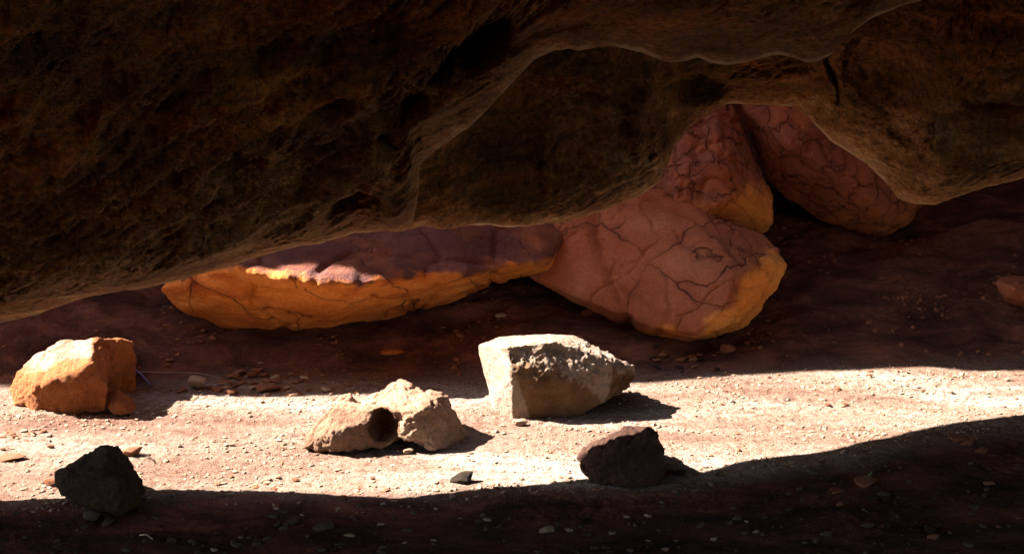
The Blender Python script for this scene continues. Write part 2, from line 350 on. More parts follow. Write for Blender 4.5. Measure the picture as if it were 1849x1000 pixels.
def warp(V, a=.15, s=.6, seed=300):
    return V + a * np.stack([fbm(V, s, 2, seed), fbm(V, s, 2, seed + 1), fbm(V, s, 2, seed + 2)], 1)
def disp_A(V, ux, uy, T):
    W = warp(V)
    d = .10 * fbm(V, .9, 3, 101) + bedding(W, .060, 36, 102, .70, .11) + bedding(W, .024, 34, 108, .34, .030)
    d += .010 * fbm(V, .08, 5, 103, .62) + .005 * fbm(V, .016, 2, 104) + bedding(W, .012, 40, 118, .12, .018) * sst(.4, .05, T)
    for a in [(705, 237, 24, 17, .16, -10), (748, 177, 24, 15, .14, -25), (862, 72, 62, 40, .30, -35), (800, 120, 38, 16, .16, -40), (640, 385, 62, 36, .13, -20), 
              (480, 60, 60, 14, .06, -25), (600, 150, 50, 18, .05, -20), (420, 280, 60, 30, .05, -30)]:
        d += dent(ux, uy, *a[:4], a[4], a[5])
    # ridge running up from the lip
    for (x0, y0, x1, y1, wd, h) in [(240, 520, 560, 330, 16, .05), (560, 330, 700, 265, 14, .05), (420, 470, 620, 355, 10, .03), (760, 285, 860, 225, 14, .03), (350, 130, 560, 90, 14, .03), (330, 180, 470, 110, 12, .025), (600, 270, 850, 160, 12, .03)]:
        L2 = (x1 - x0) ** 2 + (y1 - y0) ** 2; k = np.clip(((ux - x0) * (x1 - x0) + (uy - y0) * (y1 - y0)) / L2, 0, 1)
        w_ = 8 * noise(np.stack([ux / 40, uy / 40, ux * 0], 1), 9)
        r = np.hypot(ux - x0 - k * (x1 - x0), uy - y0 - k * (y1 - y0) + w_) / wd
        d += h * np.exp(-r * r * .7) * np.sin(np.pi * np.clip(k * .9 + .05, 0, 1)) ** .5
    return d
def disp_B(V, ux, uy, T):
    W = warp(V, .12, .5, 330)
    d = .07 * fbm(V, .6, 3, 201) + bedding(W, .020, 25, 202, .35, .09) * sst(1150, 1350, ux) + bedding(W, .008, 30, 210, .18, .03)
    d += .016 * fbm(V, .08, 5, 203, .62) + .010 * np.abs(fbm(V, .035, 3, 206)) + .004 * fbm(V, .016, 2, 204)
    for a in [(960, 250, 150, 95, .09, -20), (1600, 120, 75, 60, .14, 10), (1780, 225, 90, 42, .18, -8), (1440, 220, 30, 60, .03, 20), (1260, 160, 60, 22, .10, 0), (1410, 280, 0.1, .1, 0, 0), (1640, 230, 50, 30, .04, 30)]:
        d += dent(ux, uy, *a[:4], a[4], a[5], .5)
    for (x0, y0, x1, y1, wd, h) in [(1175, 112, 1145, 190, 9, .05), (1180, 180, 1185, 320, 7, .03), (1150, 190, 1150, 300, 7, .025), (1700, 300, 1849, 262, 10, .07), (1690, 330, 1900, 290, 12, .04), (1340, 150, 1480, 140, 16, .03), (1060, 380, 1165, 335, 8, .03)]:
        L2 = (x1 - x0) ** 2 + (y1 - y0) ** 2; k = np.clip(((ux - x0) * (x1 - x0) + (uy - y0) * (y1 - y0)) / L2, 0, 1)
        r = np.hypot(ux - x0 - k * (x1 - x0), uy - y0 - k * (y1 - y0)) / wd
        d += h * np.exp(-r * r * .7)
    # crack down from the scallop to the arch
    cxk = 1505 + 12 * np.sin(uy / 22); d -= .05 * np.exp(-((ux - cxk) / 5) ** 2) * sst(90, 110, uy) * (1 - sst(230, 260, uy))
    return d
A_LIP = [(-2600, 905), (-700, 890), (-300, 660), (0, 583), (60, 570), (110, 552), (150, 538), (225, 524), (250, 523), (326, 505), (412, 481), (493, 456), (547, 443), (574, 441), (639, 421), (700, 417), (719, 420), (736, 413), (746, 398), (752, 370), (757, 335), (757, 300), (775, 280), (800, 262), (850, 228), (870, 208), (920, 155), (965, 108), (1000, 92), (1030, 88), (1045, 93), (1075, 86), (1110, 84), (1145, 92), (1165, 97), (1185, 108), (1215, 114), (1245, 109), (1262, 103), (1280, 113), (1310, 119), (1345, 114), (1375, 105), (1400, 99), (1430, 103), (1460, 115), (1490, 105), (1505, 95), (1530, 65), (1570, 35), (1625, 12), (1690, -5), (1800, -50), (2100, -120), (2500, -130), (4400, -130)]
B_LIP = [(690, 400), (719, 419), (760, 409), (784, 410), (798, 416), (834, 408), (880, 406), (916, 411), (952, 409), (988, 403), (1012, 403), (1048, 393), (1090, 381), (1125, 365), (1150, 356), (1195, 326), (1205, 300), (1217, 265), (1245, 227), (1275, 210), (1315, 187), (1355, 189), (1425, 192), (1455, 207), (1500, 255), (1565, 296), (1600, 330), (1622, 360), (1650, 368), (1690, 370), (1725, 356), (1775, 340), (1849, 322), (2050, 290), (2400, 420), (2700, 700), (3100, 860), (4400, 880)]
_c = {}
def dA(px, py):
    if px < 742: return fit_depth(px, py, 3.6, 3.3, 4.6)
    # the same sloping underside carried on upwards: depth where the line of sight meets that plane
    if 'b' not in _c:
        _c['b'] = P(740, 415, fit_depth(740, 415, 3.6, 3.3, 4.6))
        e = P(560, 440, fit_depth(560, 440, 3.6, 3.3, 4.6)); b = _c['b']
        _c['g'] = ((b[1] + 1.4 * b[2]) - (e[1] + 1.4 * e[2])) / (b[0] - e[0])
    b = _c['b']; r = P(px, py, 1.0) - CAM; d = 3.3
    for _ in range(8):
        kk = b[1] + 1.4 * b[2] + _c['g'] * .35 * (1 - math.exp(-max(0, r[0] * d - b[0]) / .35))
        d = (kk - 1.4 * CAM[2]) / (1 + 1.40 * r[2])
    return float(d)
def dB(px, py): return fit_depth(px, py, 3.8, 3.3, 4.7)
A = overhang('overhanging_rock', A_LIP, dA, lambda px: np.interp(px, [-700, 0, 700, 4000], [.9, 1.40, 1.40, 1.40]), disp_A, M['overhang'], 3, cfun=lambda px: np.interp(px, [-300, 0, 250, 420, 560, 700, 760, 1000, 1400, 1500, 1700], [.02, .02, .05, .08, .06, .03, .015, .01, .012, .03, .03]), rimf=lambda px: np.interp(px, [0, 400, 600, 720, 745, 770, 1000, 1040, 1900], [.3, .5, .9, .9, .2, .4, .4, 1, 1]), glowf=lambda px: np.interp(px, [-300, 0, 200, 330, 600, 720, 760, 860, 1000, 1350, 1450, 1520], [0, .1, .7, 1, .9, .4, .5, .3, .1, .15, .5, .1]))
tag(A, 'huge dark brown overhanging rock with streaked underside filling the upper left', 'rock overhang')
B = overhang('overhanging_rock', B_LIP, dB, lambda px: np.interp(px, [700, 1180, 1280, 1500, 1849], [.24, .24, .8, 1.3, 1.3]), disp_B, M['overhang'], 4, cfun=lambda px: np.interp(px, [700, 950, 1050, 1150, 1220, 1400, 1500, 1620, 1700, 1849], [.012, .012, .03, .035, .006, .01, .04, .06, .04, .03]), ksmooth=False, rimf=lambda px: px * 0 + 1.0, glowf=lambda px: np.interp(px, [700, 950, 1020, 1150, 1220, 1400, 1500, 1620, 1700, 1849], [.1, .1, .7, 1, .15, .3, .9, 1, .7, .5]))
tag(B, 'recessed dark rock mass with thin bright arched rim above the pink boulders', 'rock overhang')

# ------------------------------------------------------------------ canyon wall behind, with an unseen ledge added and shaped to shade the floor's back
ZR = 2.3
k = ZR / TOSUN[2]; RE = BE + TOSUN * k
wx = np.concatenate([np.linspace(-9, -4.2, 20), np.arange(-4.1, 3.6, .03), np.linspace(3.7, 9, 24)])
yr = np.interp(wx, RE[:, 0], RE[:, 1]); yr = yr + (3.4 - yr) * sst(1.0, 1.9, wx) + .006 * fbm(np.stack([wx, wx * 0, wx * 0], 1), .2, 3, 70)  # ledge edge solved from the shadow line, brought forward at right to block skylight
yw = np.interp(wx, [-9, -2, 0, 1.2, 2.0, 3, 5, 9], [5.8, 5.9, 6.1, 6.4, 6.9, 6.6, 5.5, 4.9])
rows = []
for kz in np.concatenate([np.linspace(-.3, 1.7, 70)]):
    rows.append(np.stack([wx, yw + .15 * (kz - .3), np.full_like(wx, kz)], 1))
for f_ in np.linspace(.05, .95, 14):
    rows.append(np.stack([wx, (yw + .2) * (1 - f_) + yr * f_, np.full_like(wx, 1.7 + (ZR - 1.7) * f_ ** 1.5 + .35 * math.sin(math.pi * f_))], 1))
n_in = len(rows)
rows.append(np.stack([wx, yr, np.full_like(wx, ZR)], 1))
for dy, dz in [(.02, .05), (.08, .3), (.35, .9), (1.0, 1.8), (2.2, 2.8)]: rows.append(np.stack([wx, yr + dy, np.full_like(wx, ZR + dz)], 1))
V = np.concatenate(rows); nc = len(wx)
msk = np.repeat((np.arange(len(rows)) < n_in - 4).astype(float), nc)
V[:, 1] -= msk * (.16 * fbm(V, .7, 4, 71) + .05 * ridge(rot2(V, -15, .6, .15), 1, 3, 72))
wall = tag(mesh_from('canyon_wall', V, grid_faces(len(rows), nc), M['wall']), 'dark red canyon wall in deep shade behind the boulders', 'rock wall')

# ------------------------------------------------------------------ rocks from hulls
def hull_mesh(pts):
    bm = bmesh.new(); vs = [bm.verts.new(p) for p in pts]
    r = bmesh.ops.convex_hull(bm, input=vs)
    bmesh.ops.delete(bm, geom=[g for g in set(r['geom_interior'] + r['geom_unused']) if isinstance(g, bmesh.types.BMVert)], context='VERTS')
    bmesh.ops.recalc_face_normals(bm, faces=bm.faces); return bm
def sculpt(name, hulls, mat, voxel=.006, smooth=4, dispf=None, holes=(), sub=0, cells=0):
    bm = bmesh.new()
    for h in hulls:
        b = hull_mesh([P(*p) for p in h]); me = bpy.data.meshes.new('t'); b.to_mesh(me); b.free(); bm.from_mesh(me); bpy.data.meshes.remove(me)
    me = bpy.data.meshes.new(name); bm.to_mesh(me); bm.free()
    o = bpy.data.objects.new(name, me); COL.objects.link(o)
    r = o.modifiers.new('r', 'REMESH'); r.mode = 'VOXEL'; r.voxel_size = voxel
    cut = []
    for (c, rad) in holes:
        b = bmesh.new(); bmesh.ops.create_icosphere(b, subdivisions=4, radius=1.0)
        vs = np.array([v.co for v in b.verts]); nn = fbm(vs, .7, 2, 5)
        for v, a_ in zip(b.verts, nn): v.co = Vector(c) + Vector((v.co.x * rad[0], v.co.y * rad[1], v.co.z * rad[2])) * (1 + .28 * a_)
        cm = bpy.data.meshes.new('c'); b.to_mesh(cm); b.free(); co = bpy.data.objects.new('c', cm); COL.objects.link(co); cut.append(co)
        q_ = o.modifiers.new('b', 'BOOLEAN'); q_.operation = 'DIFFERENCE'; q_.object = co; q_.solver = 'EXACT'
    if holes:
        r = o.modifiers.new('r2', 'REMESH'); r.mode = 'VOXEL'; r.voxel_size = voxel
    s = o.modifiers.new('s', 'SMOOTH'); s.iterations = smooth; s.factor = .5
    dg = bpy.context.evaluated_depsgraph_get(); dg.update()
    m2 = bpy.data.meshes.new_from_object(o.evaluated_get(dg))
    for c in cut: bpy.data.objects.remove(c)
    bpy.data.objects.remove(o)
    V = np.empty(len(m2.vertices) * 3, np.float32); m2.vertices.foreach_get('co', V); V = V.reshape(-1, 3).astype(float)
    N = np.empty(len(m2.vertices) * 3, np.float32); m2.vertex_normals.foreach_get('vector', N); N = N.reshape(-1, 3).astype(float)
    Fc = np.array([list(p.vertices) for p in m2.polygons if len(p.vertices) == 4])
    bpy.data.meshes.remove(m2)
    if dispf is not None: V = V + N * dispf(V, N)[:, None]
    return mesh_from(name, V, Fc, mat)

def rough(a1=.02, s1=.25, a2=.006, s2=.05, a3=.002, s3=.015, seed=1, chip=.0):
    def f(V, N):
        d = a1 * fbm(V, s1, 3, seed) + a2 * fbm(V, s2, 3, seed + 7) + a3 * fbm(V, s3, 2, seed + 9)
        if chip: d -= chip * np.maximum(0, .18 - worley(V / (s1 * .6), seed)) / .18
        return d
    return f

# hanging slab: ochre underside, upper face painted with the sky's mauve tint
slab_pts = [(285, 524, 4.80), (330, 566, 4.84), (420, 601, 4.90), (505, 615, 4.96), (600, 611, 4.98), (700, 585, 5.0), (800, 552, 5.02), (990, 482, 5.0),
            (430, 484, 4.54), (520, 500, 4.49), (600, 512, 4.485), (645, 514, 4.50), (720, 502, 4.60), (820, 490, 4.70), (900, 485, 4.78), (992, 466, 4.92),
            (430, 480, 4.56), (300, 500, 4.85), (450, 330, 5.4), (1070, 330, 5.4), (700, 330, 5.4),
            (500, 500, 5.9), (1000, 400, 5.9), (400, 400, 5.9), (800, 480, 5.9)]
def slab_disp(V, N):
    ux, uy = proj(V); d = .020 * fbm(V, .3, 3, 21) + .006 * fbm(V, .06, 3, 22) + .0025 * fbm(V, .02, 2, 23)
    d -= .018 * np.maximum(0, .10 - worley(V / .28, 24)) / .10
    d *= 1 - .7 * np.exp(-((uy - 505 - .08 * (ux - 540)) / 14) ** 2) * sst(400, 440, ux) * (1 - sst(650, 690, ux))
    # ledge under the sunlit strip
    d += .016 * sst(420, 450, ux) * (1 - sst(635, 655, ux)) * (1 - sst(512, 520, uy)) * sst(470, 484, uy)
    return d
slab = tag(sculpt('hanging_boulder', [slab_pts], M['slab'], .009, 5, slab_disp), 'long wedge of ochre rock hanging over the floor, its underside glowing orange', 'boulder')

def tint_px(o, f):
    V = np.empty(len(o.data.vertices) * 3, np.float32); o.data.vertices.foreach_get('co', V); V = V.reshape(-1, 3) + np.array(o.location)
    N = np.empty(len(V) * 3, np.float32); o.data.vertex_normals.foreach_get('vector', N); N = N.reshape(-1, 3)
    ux, uy = proj(V); set_tint(o, f(ux, uy, V, N))
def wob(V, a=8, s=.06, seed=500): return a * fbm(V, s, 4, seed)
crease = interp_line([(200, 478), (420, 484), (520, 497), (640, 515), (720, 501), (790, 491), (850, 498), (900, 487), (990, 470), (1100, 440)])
tint_px(slab, lambda ux, uy, V, N: sst(9, -9, uy - crease(ux) + wob(V, 18)) * (.97 + .3 * fbm(V, .12, 3, 501)))
# large pink boulder
big = [(955, 500, 5.00), (1000, 525, 4.98), (1080, 560, 4.95), (1110, 585, 4.93), (1165, 605, 4.96), (1240, 629, 4.99), (1290, 612, 4.98), (1350, 590, 4.99), (1398, 520, 4.97), (1420, 480, 4.98), (1412, 460, 4.99), (1385, 432, 5.08),
       (1110, 560, 4.86), (1185, 592, 4.79), (1255, 602, 4.75), (1305, 565, 4.74), (1330, 500, 4.78), (1300, 440, 4.90), (1400, 468, 4.92), (1230, 385, 5.10), (1150, 362, 5.15), (1100, 385, 5.08), (1000, 400, 5.08), (1000, 300, 5.4), (1200, 300, 5.4),
       (970, 470, 5.05), (1000, 400, 5.9), (1380, 450, 5.8), (1250, 600, 5.3), (1000, 500, 5.9)]
neck = [(955, 505, 5.02), (985, 475, 5.0), (1000, 405, 5.05), (1110, 380, 5.0), (1110, 470, 4.90), (1115, 575, 4.97), (1040, 545, 5.0), (1000, 300, 5.5), (1100, 300, 5.5), (960, 480, 5.9), (1100, 520, 5.9)]
def big_disp(V, N):
    ux, uy = proj(V); d = .022 * fbm(V, .35, 3, 31) + .006 * fbm(V, .07, 3, 32) + .002 * fbm(V, .02, 2, 33)
    rough_part = sst(1290, 1340, ux + .35 * (uy - 520)); d += rough_part * (.012 * fbm(V, .05, 4, 34, .6))
    # ledge steps high on the right shoulder
    d -= .035 * np.maximum(0, np.sin((uy - .45 * ux) / 7.0 + 3 * noise(V / .15, 39))) * sst(1180, 1260, ux) * (1 - sst(450, 480, uy)) * .5
    d -= .008 * np.maximum(0, .05 - worley(warp(V, .08, .15) / .24, 36)) / .05 + .004 * np.maximum(0, .06 - worley(warp(V, .03, .06) / .09, 37)) / .06 * sst(.0, .3, fbm(V, .2, 2, 38))
    r = np.abs(ux - (1105 + .22 * (uy - 500) + 10 * np.sin(uy / 40))); d -= .026 * np.exp(-(r / 13) ** 2)
    return d
bigb = tag(sculpt('boulder', [big], M['pink'], .008, 2, big_disp), 'largest pink boulder with cracked face and lower right edge tinted with orange bounce light', 'boulder')
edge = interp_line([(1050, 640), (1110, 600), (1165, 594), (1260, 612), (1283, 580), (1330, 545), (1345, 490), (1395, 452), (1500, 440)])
tint_px(bigb, lambda ux, uy, V, N: sst(-16, 16, uy - edge(ux) + wob(V, 30)) * sst(1080, 1130, ux))  # orange bounce from the floor put into the colour below this edge
# upper boulder
upb = [(1190, 345, 5.25), (1205, 290, 5.2), (1225, 240, 5.25), (1290, 180, 5.4), (1330, 200, 5.45), (1345, 280, 5.3), (1380, 340, 5.25), (1394, 360, 5.22), (1393, 405, 5.2), (1380, 420, 5.22), (1330, 408, 5.15), (1270, 395, 5.12), (1215, 365, 5.15),
       (1290, 370, 5.08), (1330, 350, 5.08), (1300, 290, 5.12), (1240, 300, 5.12), (1260, 100, 5.7), (1380, 350, 5.8), (1200, 350, 5.8), (1340, 400, 5.8)]
upper = tag(sculpt('boulder', [upb], M['cellular'], .009, 4, lambda V, N: rough(.022, .2, .010, .06, .003, .02, 41)(V, N) - .012 * np.maximum(0, .13 - worley(warp(V, .04, .08) / .10, 43)) / .13 * sst(375, 350, proj(V)[1])), 'pink cracked block with lower lip tinted by orange bounce light, wedged on top of the largest boulder', 'boulder')
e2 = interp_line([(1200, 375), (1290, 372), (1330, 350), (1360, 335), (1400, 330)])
tint_px(upper, lambda ux, uy, V, N: sst(-18, 18, uy - e2(ux) + wob(V, 24)))  # lower lip coloured with the floor's orange bounce
# rounded far boulder with cell cracks
far = [(1335, 190, 5.47), (1400, 170, 5.42), (1480, 180, 5.42), (1560, 250, 5.42), (1640, 330, 5.52), (1665, 365, 5.57), (1640, 405, 5.57), (1600, 425, 5.60), (1560, 425, 5.62), (1480, 395, 5.57), (1420, 360, 5.52), (1380, 320, 5.52), (1345, 250, 5.52),
       (1430, 260, 5.27), (1500, 310, 5.27), (1580, 370, 5.34), (1400, 100, 5.62), (1600, 200, 5.82), (1400, 300, 6.22), (1600, 350, 6.22), (1500, 100, 6.22)]
farb = tag(sculpt('boulder', [far], M['cellular'], .012, 8, lambda V, N: rough(.03, .4, .008, .09, .003, .03, 51)(V, N) - .012 * np.maximum(0, .12 - worley(warp(V, .04, .09) / .13, 53)) / .12), 'dim rounded boulder with honeycomb cracks under the bright arch', 'boulder')

# boulders on the sand
cen = [(914, 626, 4.235), (1000, 616, 4.255), (1065, 636, 4.27), (1110, 660, 4.285), (924, 672, 4.205), (1060, 690, 4.24), (1147, 662, 4.36), (1148, 680, 4.36), (1104, 713, 4.30), (1048, 752, 4.265), (990, 744, 4.245), (957, 758, 4.235), (975, 690, 4.210),
       (863, 622, 4.40), (866, 642, 4.40), (888, 744, 4.32), (925, 762, 4.24), (905, 607, 4.42), (990, 603, 4.45), (1036, 607, 4.45), (1062, 628, 4.42), (900, 730, 4.42), (1050, 738, 4.36), (1120, 695, 4.42)]
lobe = [(1060, 690, 4.30), (1140, 678, 4.40), (1134, 702, 4.40), (1112, 714, 4.38), (1090, 712, 4.38), (1120, 680, 4.5), (1080, 690, 4.5)]
def cen_disp(V, N):
    ux, uy = proj(V); d = .008 * fbm(V, .12, 3, 61) + .0025 * fbm(V, .03, 3, 62)
    top = (1 - sst(668, 730, uy + 25 * noise(np.stack([ux / 30, uy / 30, ux * 0], 1), 8) - .22 * (ux - 1000))) * sst(905, 925, ux)
    d += top * (.25 + .75 * sst(608, 632, uy)) * (.011 * fbm(V, .022, 3, 63, .65) + .006 * np.abs(fbm(V, .05, 2, 64)))
    d += dent(ux, uy, 1005, 632, 22, 10, .012, 20, .5) + dent(ux, uy, 940, 640, 26, 16, .010, 0, .5)
    return d
centre = tag(sculpt('boulder', [cen, lobe], M['beige'], .0042, 2, cen_disp), 'angular beige boulder on the sunlit sand, rough shaded front, long shadow to its right', 'boulder')
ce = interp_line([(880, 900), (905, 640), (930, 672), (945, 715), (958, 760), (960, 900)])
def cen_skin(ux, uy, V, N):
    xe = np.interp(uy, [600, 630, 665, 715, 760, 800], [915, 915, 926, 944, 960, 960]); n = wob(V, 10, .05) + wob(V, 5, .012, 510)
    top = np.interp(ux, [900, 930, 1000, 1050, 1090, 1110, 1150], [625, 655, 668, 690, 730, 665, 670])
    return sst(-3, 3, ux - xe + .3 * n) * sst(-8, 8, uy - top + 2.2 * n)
tint_px(centre, cen_skin)
sk_a = [(540, 813, 3.96), (562, 773, 3.98), (600, 728, 4.02), (650, 728, 4.04), (715, 735, 4.01), (726, 765, 3.97), (712, 798, 3.965), (690, 807, 3.955), (600, 817, 3.935), (600, 780, 3.925), (660, 760, 3.95), (650, 790, 4.15), (700, 760, 4.15)]
sk_n = [(598, 730, 4.05), (612, 714, 4.06), (632, 710, 4.06), (642, 722, 4.05), (635, 738, 4.03), (610, 742, 4.02), (620, 720, 4.12), (640, 730, 4.12)]
sk_l = [(548, 800, 4.01), (560, 774, 4.02), (580, 757, 4.02), (583, 775, 4.0), (560, 798, 3.98), (570, 780, 4.08)]
sk_b = [(690, 735, 4.04), (757, 712, 4.09), (780, 705, 4.10), (806, 712, 4.10), (822, 745, 4.07), (842, 780, 4.08), (850, 793, 4.09), (838, 806, 4.05), (790, 815, 3.955), (765, 810, 3.95), (742, 796, 3.95), (720, 790, 3.96), (735, 755, 3.96), (760, 740, 3.975), (845, 785, 4.14), (790, 722, 4.2), (700, 745, 4.2)]
sk_c = [(650, 723, 4.10), (690, 699, 4.13), (718, 683, 4.15), (730, 682, 4.15), (745, 690, 4.15), (775, 718, 4.10), (720, 745, 4.0), (680, 740, 4.03), (730, 700, 4.24), (660, 735, 4.2), (770, 725, 4.2)]
sk_f = [(640, 724, 4.08), (760, 716, 4.08), (655, 742, 3.975), (745, 742, 3.975), (660, 800, 4.0), (745, 790, 4.0), (650, 740, 4.22), (760, 740, 4.22), (700, 790, 4.2)]
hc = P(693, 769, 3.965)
def sk_disp(V, N):
    d = .010 * fbm(V, .10, 3, 71) + .008 * fbm(V, .035, 4, 72, .6) + .002 * fbm(V, .010, 2, 73) - .004 * np.maximum(0, .2 - worley(V / .05, 74)) / .2; return d
skull = tag(sculpt('boulder', [sk_a, sk_n, sk_l, sk_b, sk_c, sk_f], M['pale'], .0042, 3, sk_disp, holes=[(hc, (.046, .078, .051)), (P(742, 812, 3.92), (.045, .07, .018))]),
            'pale low boulder with a round dark hollow in its front, middle of the sunlit sand', 'boulder')
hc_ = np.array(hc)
tint_px(skull, lambda ux, uy, V, N: np.maximum(sst(1.12, 1.0, np.sqrt((((V - hc_) / np.array([.046, .078, .051])) ** 2).sum(1))), .62 * sst(715, 690, ux + wob(V, 14)) * sst(728, 742, uy + wob(V, 10, .04))))  # shade inside the hollow painted dark; left lobe is browner rock
lf = [(14, 705, 4.40), (20, 734, 4.36), (60, 743, 4.31), (130, 744, 4.29), (190, 747, 4.28), (196, 700, 4.25), (168, 655, 4.255), (168, 622, 4.33), (178, 608, 4.40), (110, 613, 4.41), (60, 643, 4.41), (28, 670, 4.40), (70, 695, 4.265),
      (100, 650, 4.55), (40, 720, 4.52), (180, 640, 4.54), (190, 720, 4.5)]
lf2 = [(160, 640, 4.38), (178, 609, 4.40), (240, 612, 4.45), (247, 650, 4.50), (240, 712, 4.49), (215, 700, 4.44), (192, 705, 4.40), (170, 700, 4.38), (238, 745, 4.52), (190, 640, 4.7), (235, 640, 4.7), (190, 740, 4.6)]
tint_px(farb, lambda ux, uy, V, N: .35 * sst(330, 420, uy + wob(V, 20)))  # weak orange bounce tint painted towards the bottom
leftb = tag(sculpt('boulder', [lf, lf2], M['ochre'], .0055, 3, rough(.014, .14, .006, .04, .002, .014, 81, .006)), 'orange boulder at the far left, its top and left flank sunlit', 'boulder')
nst = [(195, 712, 4.33), (212, 704, 4.35), (238, 720, 4.36), (254, 742, 4.36), (240, 749, 4.27), (205, 748, 4.25), (194, 735, 4.28), (215, 725, 4.26), (230, 730, 4.45)]
tint_px(leftb, lambda ux, uy, V, N: sst(-10, 10, np.interp(ux, [20, 60, 110, 165, 172], [660, 665, 652, 640, 560]) - uy + wob(V, 26)))  # sunlit top painted paler than the rest of the rock
small = tag(sculpt('stone', [nst], M['ochre'], .005, 3, rough(.01, .08, .004, .03, .001, .012, 85)), 'small red-brown stone tucked under the right side of the orange boulder', 'stone')
dl = [(95, 872, 3.56), (97, 850, 3.58), (125, 840, 3.60), (170, 813, 3.62), (195, 800, 3.63), (212, 804, 3.62), (236, 842, 3.58), (258, 865, 3.56), (266, 886, 3.56), (246, 913, 3.53), (208, 931, 3.49), (165, 922, 3.49), (110, 892, 3.52),
      (180, 850, 3.50), (215, 880, 3.48), (150, 870, 3.49), (200, 830, 3.75), (120, 860, 3.75), (240, 890, 3.70), (150, 910, 3.68)]
dleft = tag(sculpt('boulder', [dl], M['darkrock'], .0055, 2, rough(.012, .10, .006, .03, .003, .012, 91, .005)), 'dark grey angular boulder in shade at the lower left', 'boulder')
dr = [(1040, 826, 3.78), (1055, 806, 3.80), (1110, 778, 3.82), (1130, 768, 3.83), (1170, 765, 3.83), (1189, 776, 3.82), (1198, 810, 3.80), (1199, 862, 3.76), (1190, 880, 3.70), (1120, 876, 3.69), (1066, 872, 3.72), (1052, 850, 3.76),
      (1110, 810, 3.72), (1170, 800, 3.73), (1160, 780, 3.95), (1080, 820, 3.95), (1190, 860, 3.92)]
dright = tag(sculpt('boulder', [dr], M['maroon'], .0055, 2, rough(.012, .10, .006, .03, .003, .012, 95, .005)), 'dark maroon boulder silhouetted at the front edge of the sunlight', 'boulder')
rs = [(1795, 510, 5.13), (1802, 499, 5.15), (1849, 498, 5.18), (1900, 510, 5.18), (1910, 540, 5.13), (1870, 560, 5.08), (1815, 545, 5.08), (1830, 520, 5.01), (1860, 520, 5.43), (1820, 540, 5.33)]
tag(sculpt('boulder', [rs], M['pink'], .009, 6, rough(.02, .2, .006, .05, .002, .02, 97)), 'rounded pinkish boulder cut by the right edge on the dark slope', 'boulder')

# ------------------------------------------------------------------ loose stones
def stone_proto(seed, flat=1.0, sub=3, cuts=15):
    r_ = np.random.default_rng(seed); bm = bmesh.new(); bmesh.ops.create_icosphere(bm, subdivisions=sub, radius=1)
    V = np.array([v.co for v in bm.verts]); Fc = np.array([[v.index for v in f.verts] for f in bm.faces]); bm.free()
    for _ in range(cuts):
        n = r_.normal(size=3); n /= np.linalg.norm(n); h = r_.uniform(.42, .80); d = V @ n; V = V - np.maximum(0, d - h)[:, None] * n * .98
    V *= (1 + .09 * fbm(V, .35, 4, seed, .6))[:, None]; V /= np.abs(V[:, 0]).max()
    return V * [1, .75, .55 * flat], Fc
PROT = [stone_proto(s_, fl) for s_, fl in ((1, 1.0), (2, .8), (3, .62), (4, .58), (5, 1.2), (6, .9))]
protos = {}
def place_stone(px, py, w_px, kind, mat, label, cat='stone', group=None, rotz=None, tilt=0, asp=None, name='stone', sink=.18):
    c = on_ground(px, py); wm = w_px / F * np.linalg.norm(c - CAM) / 2
    key = (kind, mat)
    if key not in protos:
        V, Fc = PROT[kind]; o = mesh_from(name, V, Fc, M[mat], loc=np.zeros(3)); protos[key] = o; me = o.data
    else:
        o = protos[key].copy(); COL.objects.link(o); o.name = name
    o.scale = (wm, wm * (asp[0] if asp else 1), wm * (asp[1] if asp else 1))
    rz = random.uniform(-.5, .5) if rotz is None else rotz
    o.rotation_euler = (random.uniform(-.15, .15), tilt + random.uniform(-.15, .15), rz)
    hz = wm * .5 * (PROT[kind][0][:, 2].max() - PROT[kind][0][:, 2].min()) * (asp[1] if asp else 1)
    zz = gz(c[0], c[1])
    o.location = (c[0], c[1], zz + hz * (1 - 2 * sink))
    for k_ in ('label', 'category', 'group', 'kind'):
        if k_ in o: del o[k_]
    return tag(o, label, cat, group)
place_stone(711, 641, 46, 2, 'slab', 'flat oval ochre stone alone on the dark slope below the hanging boulder', rotz=0, asp=(1.1, .6))
place_stone(356, 700, 36, 4, 'stone_pale', 'rounded pale orange stone, largest of those beside the orange boulder', rotz=0, sink=.1)
place_stone(407, 692, 30, 2, 'stone_red', 'flat orange sliver of stone above the rounded pale stone', rotz=.1, sink=.05)
place_stone(478, 703, 56, 3, 'stone_red', 'wide flat red slab, biggest in the rubble at the foot of the slope', rotz=0, sink=.05)
place_stone(453, 680, 22, 0, 'ochre', 'blocky orange stone at the top of the rubble patch', rotz=.3, sink=.05)
place_stone(428, 677, 30, 3, 'stone_red', 'thin leaning slab left of the blocky orange stone', rotz=.2, tilt=-.2, sink=.05)
place_stone(392, 704, 30, 3, 'stone_red', 'flat brown stone between the rounded pale stone and the wide slab', rotz=.4, sink=.1)
place_stone(330, 707, 24, 1, 'stone_red', 'orange stone touching the left of the rounded pale stone', rotz=.5)
place_stone(354, 722, 20, 1, 'stone_pale', 'greyish pebble just below the rounded pale stone', rotz=.5)
place_stone(1072, 566, 54, 1, 'pink', 'rounded pinkish stone wedged beneath the left of the largest boulder', rotz=.2, asp=(1, .8))
place_stone(836, 872, 50, 5, 'darkrock', 'small dark stone alone at the front edge of the sunlight', rotz=.3, asp=(.9, 1.3), sink=.22)
place_stone(12, 829, 64, 3, 'stone_red', 'flat brown stick-like slab at the left edge of the sand', rotz=0.05, asp=(.5, .55), sink=.1)
place_stone(236, 823, 52, 5, 'stone_red', 'reddish stone peeking out right of the dark grey boulder', rotz=.1, asp=(.6, .8), sink=.05)
place_stone(92, 876, 30, 0, 'ochre', 'orange stone peeking out left of the dark grey boulder', rotz=.1)
